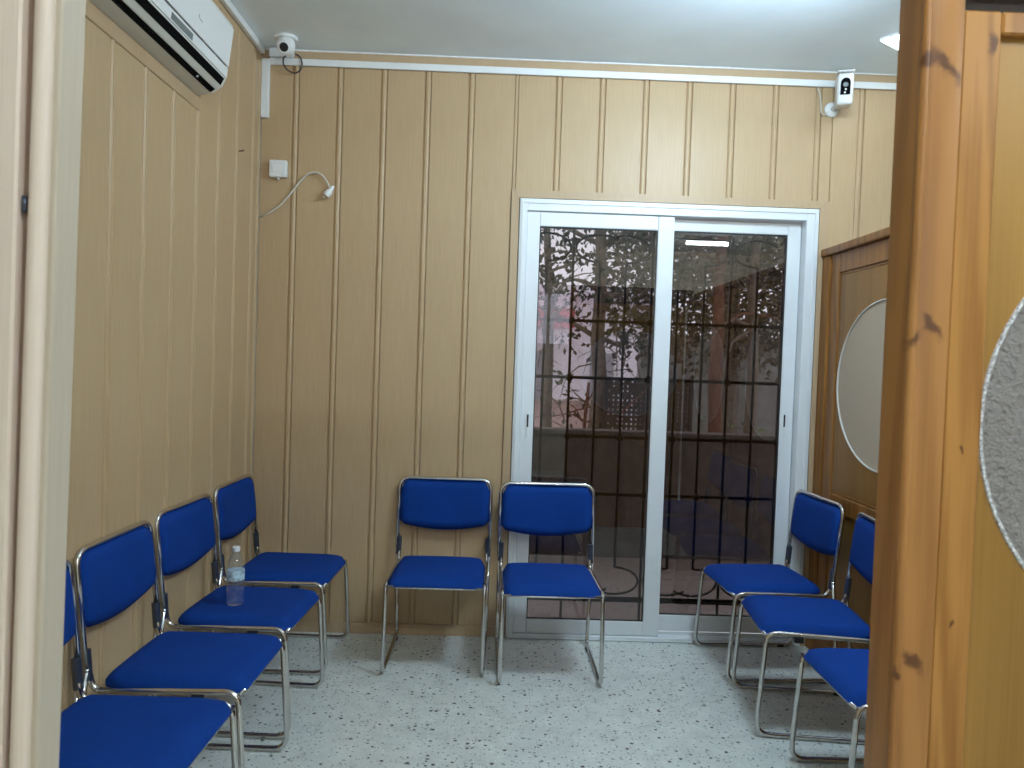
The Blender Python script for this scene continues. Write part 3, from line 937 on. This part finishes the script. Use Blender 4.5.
# ------------------------------------------------------------------ chairs
R_T = .0094
def make_chair(label, loc, rz, group):
    t = thing('visitor_chair', label, 'chair', loc, rz, group)
    for s in (-1, 1):
        path = fillet([(-.211, s*.2165, .500), (-.190, s*.2165, .391), (.236, s*.2165, .400), (.262, s*.2185, R_T+.0012),
                       (-.248, s*.2225, R_T+.0012), (-.2035, s*.2275, .46)], [0, .04, .045, .05, .04, 0], 6)
        obj('side_frame', tube(bmesh.new(), path, R_T, 10), 'chrome', t, smooth=True)
        cl = bmesh.new()
        tube(cl, [(-.2095, s*.2195, .512), (-.2015, s*.2195, .425)], .0138, 10)
        bmesh.ops.scale(cl, vec=(1, 1, 1), verts=cl.verts[:])
        obj('clamp', cl, 'clamp', t, smooth='auto')['label'] = 'dark steel sleeve joining the tubes'
        obj('glide', bx(.10, .135, s*.2165-.008, s*.2165+.008, .368, .390, bev=.003), 'rubber', t)
        obj('foot_cap', bx(-.20, -.165, s*.219-.0095, s*.219+.0095, .0003, .012, bev=.002), 'rubber', t)
    U = fillet([(-.2035, -.2275, .45), (-.241, -.2275, .798), (-.241, .2275, .798), (-.2035, .2275, .45)], [0, .055, .055, 0], 8)
    obj('back_frame', tube(bmesh.new(), U, R_T, 10), 'chrome', t, smooth=True)
    obj('front_rail', tube(bmesh.new(), [(.240, -.214, .391), (.243, -.1, .389), (.243, .1, .389), (.240, .214, .391)], .0062, 8), 'chrome', t, smooth=True)
    obj('rear_rail', tube(bmesh.new(), [(-.15, -.2165, .382), (-.15, .2165, .382)], .006, 8), 'chrome', t, smooth=True)
    # backrest pad
    bm = bmesh.new()
    nu, nv = 18, 12
    W = .2205
    def lean_x(z):
        return -.2035 + (-.241+.2035)*(z-.45)/.348
    grid = {}
    for side in (0, 1):
        for i in range(nu+1):
            u = -1+2*i/nu
            u = math.copysign(abs(u)**.8, u)
            for j in range(nv+1):
                v = j/nv
                yy = W*u
                ay = abs(yy)
                rc = .05
                dz = 0
                if ay > W-rc:
                    q = (ay-(W-rc))/rc
                    dz = rc*(1-math.sqrt(max(0, 1-q*q)))
                zt = .791 - dz
                rb = .018
                db = 0
                if ay > W-rb:
                    q = (ay-(W-rb))/rb
                    db = rb*(1-math.sqrt(max(0, 1-q*q)))
                zb = .546 + .030*(u*u) + db
                z = zb + (zt-zb)*v
                e = min(1-abs(u), v*.9, (1-v)*.9)
                th = .017*(1-(1-min(1, e/.10))**2) + .001
                hollow = -.010*(1-u*u)
                bulge = .004*math.sin(PI*v)
                x = lean_x(z) + hollow + (th+bulge if side else -th*.55)
                grid[side, i, j] = bm.verts.new((x, yy, z))
    for side in (0, 1):
        for i in range(nu):
            for j in range(nv):
                bm.faces.new((grid[side, i, j], grid[side, i+1, j], grid[side, i+1, j+1], grid[side, i, j+1]))
    edge = [(i, 0) for i in range(nu)] + [(nu, j) for j in range(nv)] + [(i, nv) for i in range(nu, 0, -1)] + [(0, j) for j in range(nv, 0, -1)]
    for a, b in zip(edge, edge[1:]+edge[:1]):
        bm.faces.new((grid[(0,)+a], grid[(0,)+b], grid[(1,)+b], grid[(1,)+a]))
    obj('backrest', bm, 'blue', t, smooth=True)
    # seat cushion with waterfall front
    bm = bmesh.new()
    nu, nv = 18, 18
    X0, X1 = -.182, .250
    grid = {}
    for side in (0, 1):
        for i in range(nu+1):
            u = -1+2*i/nu
            u = math.copysign(abs(u)**.8, u)
            for j in range(nv+1):
                v = j/nv
                v = .5-.5*math.cos(PI*v)*(.5+.5*abs(math.cos(PI*v)))
                Wd = .207 + .006*v
                yy = Wd*u
                ay = abs(yy)
                def corner(rc):
                    if ay > Wd-rc:
                        q = (ay-(Wd-rc))/rc
                        return rc*(1-math.sqrt(max(0, 1-q*q)))
                    return 0
                xr, xf = X0+corner(.06), X1-corner(.045)
                x = xr+(xf-xr)*v
                e = min((1-abs(u))*Wd, (x-xr)*1.0, (xf-x)*1.0)
                round_ = 1-(1-min(1, max(0, e)/.035))**2
                drop = .012*max(0, (v-.72)/.28)**2
                if side:
                    z = .4020 + .028*round_ + .004*(1-u*u) - drop
                else:
                    z = .392
                grid[side, i, j] = bm.verts.new((x, yy, z))
    for side in (0, 1):
        for i in range(nu):
            for j in range(nv):
                bm.faces.new((grid[side, i, j], grid[side, i+1, j], grid[side, i+1, j+1], grid[side, i, j+1]))
    edge = [(i, 0) for i in range(nu)] + [(nu, j) for j in range(nv)] + [(i, nv) for i in range(nu, 0, -1)] + [(0, j) for j in range(nv, 0, -1)]
    for a, b in zip(edge, edge[1:]+edge[:1]):
        bm.faces.new((grid[(0,)+a], grid[(0,)+b], grid[(1,)+b], grid[(1,)+a]))
    obj('seat', bm, 'blue', t, smooth=True)
    return t

def copy_thing(src, label, loc, rz, group):
    r = src.copy()
    C.objects.link(r)
    r.location = loc
    r.rotation_euler = (0, 0, rz)
    r['label'] = label
    r['group'] = group
    for ch in list(src.children):
        c = ch.copy()
        C.objects.link(c)
        c.parent = r
    return r

G_B, G_L, G_R = 'chairs against the back wall', 'chairs along the left wall', 'chairs along the right partition'
SPOTS = [
    ('blue chair against the beige back wall, left of the sliding door', (-.246, 3.586, 0), -90.2, G_B),
    ('blue chair standing in front of the white sliding door frame', (.262, 3.514, 0), -89.1, G_B),
    ('blue chair in the back left corner, last of the left row', (-.962, 3.545, 0), -1.7, G_L),
    ('blue chair in the left row with a water bottle on its seat', (-.963, 2.985, 0), -3.0, G_L),
    ('blue chair in the left row just before the one holding the bottle', (-.961, 2.452, 0), -.9, G_L),
    ('nearest chair of the left row, half hidden by the beige door jamb', (-.961, 1.948, 0), -1.0, G_L),
    ('blue chair by the sliding door, last of the right row', (1.302, 3.592, 0), 184.2, G_R),
    ('middle chair of the right row, backrest cut off by the pine post', (1.305, 3.059, 0), 174.3, G_R),
    ('nearest chair of the right row, only its seat front beside the pine post', (1.346, 2.464, 0), 179.3, G_R),
]
c0 = None
for lab, loc, deg, g in SPOTS:
    rz = math.radians(deg)
    if c0 is None:
        c0 = make_chair(lab, loc, rz, g)
    else:
        copy_thing(c0, lab, loc, rz, g)

# ------------------------------------------------------------------ water bottle on a seat
bt = thing('water_bottle', 'half full clear plastic water bottle standing on a blue seat', 'bottle', (-.976, 2.925, .4338))
prof = [(.028, 0), (.0325, .004), (.033, .02), (.031, .045), (.0325, .052), (.0325, .075), (.0305, .082), (.0325, .09), (.0325, .135),
        (.031, .150), (.026, .170), (.018, .188), (.0125, .198), (.0125, .206)]
obj('body', lathe(bmesh.new(), prof, 24), 'bottle', bt, smooth=True)
obj('water', lathe(bmesh.new(), [(.0265, .003), (.0305, .008), (.031, .02), (.029, .045), (.0302, .07)], 24), 'water', bt, smooth='auto')
obj('wrapper', lathe(bmesh.new(), [(.0329, .094), (.0332, .096), (.0332, .130), (.0329, .132)], 24), 'label', bt, smooth='auto')['label'] = 'pale blue printed wrapper'
obj('cap', lathe(bmesh.new(), [(.0138, .202), (.0145, .204), (.0145, .217), (.0135, .220)], 20), 'white', bt, smooth='auto')['label'] = 'white screw cap'

# ------------------------------------------------------------------ air conditioner
AY1, AL = 3.055, .82
ac = thing('air_conditioner', 'white wall-mounted air conditioner high on the left wall', 'air conditioner', (XL, AY1-AL, 2.39))
# profile: u = out from the wall (+x), v = height above the underside
ac_prof = [(.0, .0), (.035, .004), (.062, .010), (.097, .036), (.110, .062), (.116, .105), (.134, .258), (.132, .272), (.118, .280), (0, .282)]
obj('body', extrude_profile(bmesh.new(), ac_prof, (0.001, 0, 0), (1, 0, 0), (0, 0, 1), (0, 1, 0), AL), 'white_warm', ac, smooth=False)
def ac_strip(name, u0, v0, u1, v1, m, y0=.02, y1=AL-.02, t=.003):
    """thin strip lying on the profile between two points of it"""
    d = Vector((u1-u0, 0, v1-v0)).normalized()
    n = Vector((d.z, 0, -d.x))
    b_ = bmesh.new()
    p = [Vector((u0, 0, v0)) - n*.004, Vector((u1, 0, v1)) - n*.004, Vector((u1, 0, v1)) + n*t, Vector((u0, 0, v0)) + n*t]
    a_ = [b_.verts.new(q + Vector((0.001, y0, 0))) for q in p]
    c_ = [b_.verts.new(q + Vector((0.001, y1, 0))) for q in p]
    for k in range(4):
        b_.faces.new((a_[k], a_[(k+1) % 4], c_[(k+1) % 4], c_[k]))
    b_.faces.new(a_[::-1])
    b_.faces.new(c_)
    return obj(name, b_, m, ac)
ac_strip('rear_slot', .0560, .0091, .0618, .0100, 'slot', t=.0012)
ac_strip('rear_slot', .0622, .0102, .0750, .0196, 'slot', t=.0015)
ac_strip('louver', .0770, .0214, .0945, .0345, 'white_warm', t=.0022)
ac_strip('outlet', .0962, .0358, .1097, .0612, 'slot', t=.0018)
ac_strip('lower_panel', .1115, .069, .1158, .1045, 'white', y0=.004, y1=AL-.004, t=.0035)
for k in range(7):
    ya = .02+(AL-.04)*k/7
    ac_strip('vent_slot', .1162, .107, .1166, .1105, 'dark', y0=ya+.004, y1=ya+(AL-.04)/7-.004, t=.0012)
ac_strip('front_panel', .1170, .112, .1338, .256, 'white', y0=.004, y1=AL-.004, t=.0045)
ac_strip('display', .1125, .0740, .1150, .0955, 'display', y0=.305, y1=.475, t=.0048)
ac_strip('logo', .1233, .165, .1246, .177, 'grey', y0=.50, y1=.505, t=.0052)
ac_strip('logo', .1228, .161, .1232, .165, 'grey', y0=.508, y1=.535, t=.0052)
ac_strip('louver_pin', .064, .0125, .071, .0172, 'grey', y0=AL-.18, y1=AL-.172, t=.006)

# ------------------------------------------------------------------ cable trunking
tag(obj('cable_trunking', bx(-1.172, 2.6, D-.020, D-.0065, 2.808, 2.8405, bev=.002), 'white'),
    'long white cable trunking running across the top of the back wall', 'trunking')
tag(obj('cable_trunking', bx(-1.2105, -1.1725, D-.020, D-.0005, 2.549, 2.836, bev=.002), 'white'),
    'short vertical white trunking in the back left corner', 'trunking')
tag(obj('cable_trunking', bx(XL+.0005, XL+.022, 1.2, D-.03, 2.852, 2.884, bev=.002), 'white'),
    'white trunking under the ceiling along the left wall', 'trunking')
tag(obj('junction_box', bx(-1.172, -1.055, D-.038, D-.0065, 2.8415, 2.8835, bev=.003), 'white'),
    'small white junction box behind the dome camera', 'box')

# dome camera below the ceiling
dc = thing('dome_camera', 'white eyeball security camera under the ceiling in the left corner', 'camera', (-1.055, 3.695, H))
obj('base', lathe(bmesh.new(), [(.050, -.014), (.053, -.010), (.053, -.0005)], 28), 'white', dc, smooth='auto')
ball = bmesh.new()
bmesh.ops.create_uvsphere(ball, u_segments=24, v_segments=16, radius=.044)
obj('ball', ball, 'white', dc, smooth=True, loc=(0, -.004, -.040))
ax = Vector((.05, -.86, -.50)).normalized()
fc = Vector((0, -.004, -.040))
rotq = ax.to_track_quat('Z', 'Y').to_euler()
obj('face_ring', lathe(bmesh.new(), [(.034, .024), (.032, .044), (.026, .047)], 24), 'white', dc, smooth='auto', loc=fc, rot=rotq)
obj('lens', lathe(bmesh.new(), [(.021, .045), (.020, .0485), (.010, .0495)], 20), 'dark', dc, smooth='auto', loc=fc, rot=rotq)
loop = [(-1.085, D-.024, 2.852), (-1.098, D-.045, 2.835), (-1.098, D-.05, 2.80), (-1.080, D-.04, 2.775), (-1.050, D-.03, 2.762), (-1.020, D-.03, 2.775),
        (-1.010, D-.03, 2.81), (-1.02, D-.03, 2.845), (-1.045, D-.028, 2.858)]
loopo = obj('camera_cable', tube(bmesh.new(), fillet(loop, .03, 4), .0038, 7), 'cable_dark', smooth=True)
tag(loopo, 'dark cable loop hanging over the trunking under the dome camera', 'cable')

# bullet camera
bc = thing('bullet_camera', 'white box-shaped security camera on a wall arm, upper right', 'camera', (1.614, D, 2.700))
obj('wall_mount', lathe(bmesh.new(), [(.036, 0), (.036, .010), (.030, .016), (.014, .019)], 24), 'white', bc, smooth='auto', rot=(PI/2, 0, 0), loc=(0, -.0005, 0))
obj('arm', tube(bmesh.new(), fillet([(0, -.012, 0), (0, -.05, 0), (.008, -.085, -.004), (.010, -.105, .0)], .02, 4), .011, 12), 'white', bc, smooth=True)
hd = bpy.data.objects.new('head', None)
C.objects.link(hd)
hd.parent = bc
hd.location = (.010, -.115, .066)
hd.rotation_euler = (math.radians(10), 0, math.radians(-19))
obj('housing', bx(-.036, .036, -.080, .07, -.085, .062, bev=.014, seg=3), 'white', hd, smooth='auto')
obj('sun_shield', bx(-.038, .038, -.098, .06, .0625, .070, bev=.003), 'white', hd)
fpz = bmesh.new()
pts = [(-.022, -.038), (.022, -.038)] + [(.022*math.cos(PI*k/10), .014+.024*math.sin(PI*k/10)) for k in range(11)]
extrude_profile(fpz, pts, (0, -.0845, 0), (1, 0, 0), (0, 0, 1), (0, 1, 0), .006)
obj('face_window', fpz, 'slot', hd)['label'] = 'black arched lens window'
obj('lens', lathe(bmesh.new(), [(.012, 0), (.011, .004), (.006, .005)], 16), 'display', hd, smooth='auto', loc=(0, -.0835, .006), rot=(PI/2, 0, 0))
for q in (-.008, .008):
    obj('led', lathe(bmesh.new(), [(.005, 0), (.0045, .003)], 10), 'white_warm', hd, loc=(q*.2, -.0835, -.022+q*.9), rot=(PI/2, 0, 0))
cab = [(1.655, D-.05, 2.755), (1.648, D-.03, 2.735), (1.625, D-.022, 2.712), (1.60, D-.015, 2.70), (1.575, D-.014, 2.665), (1.560, D-.012, 2.68), (1.555, D-.012, 2.74), (1.548, D-.012, 2.78), (1.535, D-.0115, 2.805)]
tag(obj('camera_cable', tube(bmesh.new(), fillet(cab, .03, 4), .0035, 7), 'cable_white', smooth=True),
    'thin white cable from the upper right camera to the trunking', 'cable')

# wall socket and loose cable with its plug
so = thing('wall_switch', 'small white square switch box on the back wall near the corner', 'switch', (-1.1165, D, 2.300))
obj('box', bx(-.042, .042, -.034, -.0005, -.042, .042, bev=.006, seg=2), 'white', so)
obj('rocker', bx(-.024, .024, -.037, -.0345, -.024, .024, bev=.004, seg=2), 'white', so)
obj('cable_gland', lathe(bmesh.new(), [(.007, -.052), (.007, -.042)], 12, c=(0, -.016, 0)), 'white_warm', so)
pc = thing('power_cable', 'loose white cable with plug arching across the back wall boards', 'cable', (-1.203, D, 2.064))
P0 = Vector((-1.203, D, 2.064))
cpts = [(-1.208, 3.8485, 2.063), (-1.155, 3.835, 2.085), (-1.107, 3.835, 2.121), (-1.059, 3.835, 2.177), (-1.012, 3.835, 2.242), (-.973, 3.832, 2.281),
        (-.934, 3.83, 2.293), (-.899, 3.83, 2.277), (-.872, 3.825, 2.238), (-.858, 3.82, 2.212)]
obj('cord', tube(bmesh.new(), fillet([Vector(p)-P0 for p in cpts], .05, 4), .0048, 8), 'cable_white', pc, smooth=True)
pl = obj('plug', (lambda bm: (tube(bm, [(0, 0, .03), (0, 0, .008), (-.001, -.002, -.004), (-.004, -.004, -.022), (-.006, -.005, -.030)], [.007, .0105, .0165, .0185, .0175], 14), bm)[-1])(bmesh.new()),
         'white', pc, smooth='auto', loc=Vector((-.8575, 3.822, 2.200))-P0)
for q in (-.0095, .0095):
    obj('pin', tube(bmesh.new(), [(-.006, -.005+q, -.029), (-.013, -.006+q, -.048)], .0024, 8), 'chrome', pl)
pl.rotation_euler = (0, math.radians(28), 0)
tag(obj('nail', tube(bmesh.new(), [(XL-.001, 3.549, 2.307), (XL+.02, 3.549, 2.309), (XL+.022, 3.549, 2.314)], .003, 7), 'cable_dark'),
    'small dark nail in the left wall boards', 'nail')

# ------------------------------------------------------------------ lamps
lp = thing('ceiling_lamp', 'bright square lamp on the ceiling beyond the pine partition', 'lamp', (1.644, 3.436, H), math.radians(-56))
lq = bmesh.new()
obj('housing', bx(0, .25, 0, .25, -.012, -.0005), 'steel_white', lp)
obj('diffuser', bx(.004, .246, .004, .246, -.016, -.0125), 'panel_lamp', lp)
t = thing('batten_lamp', 'white batten lamp on the waiting room ceiling, above the view', 'lamp', (1.05, 2.40, H-.02), math.radians(-55))
obj('housing', bx(-.03, .03, -.31, .31, -.03, .0195), 'steel_white', t)
obj('tube', tube(bmesh.new(), [(0, -.29, -.16), (0, .29, -.16)], .014, 10), 'room_lamp', t, smooth=True)
for q in (-.30, .30):
    obj('holder', bx(-.012, .012, q-.012, q+.012, -.175, -.03), 'steel_white', t)
for xa, ya, lb in ((2.32, -.95, 'white batten lamp over the right side of the hall'), (.5, -.1, 'white batten lamp on the hall ceiling right above the doorway')):
    t = thing('batten_lamp', lb, 'lamp', (xa, ya, H-.02))
    obj('housing', bx(-.26, .26, -.03, .03, -.03, .0195), 'steel_white', t)
    obj('tube', tube(bmesh.new(), [(-.235, 0, -.055), (.235, 0, -.055)], .0185, 10), 'batten_lamp', t, smooth=True)
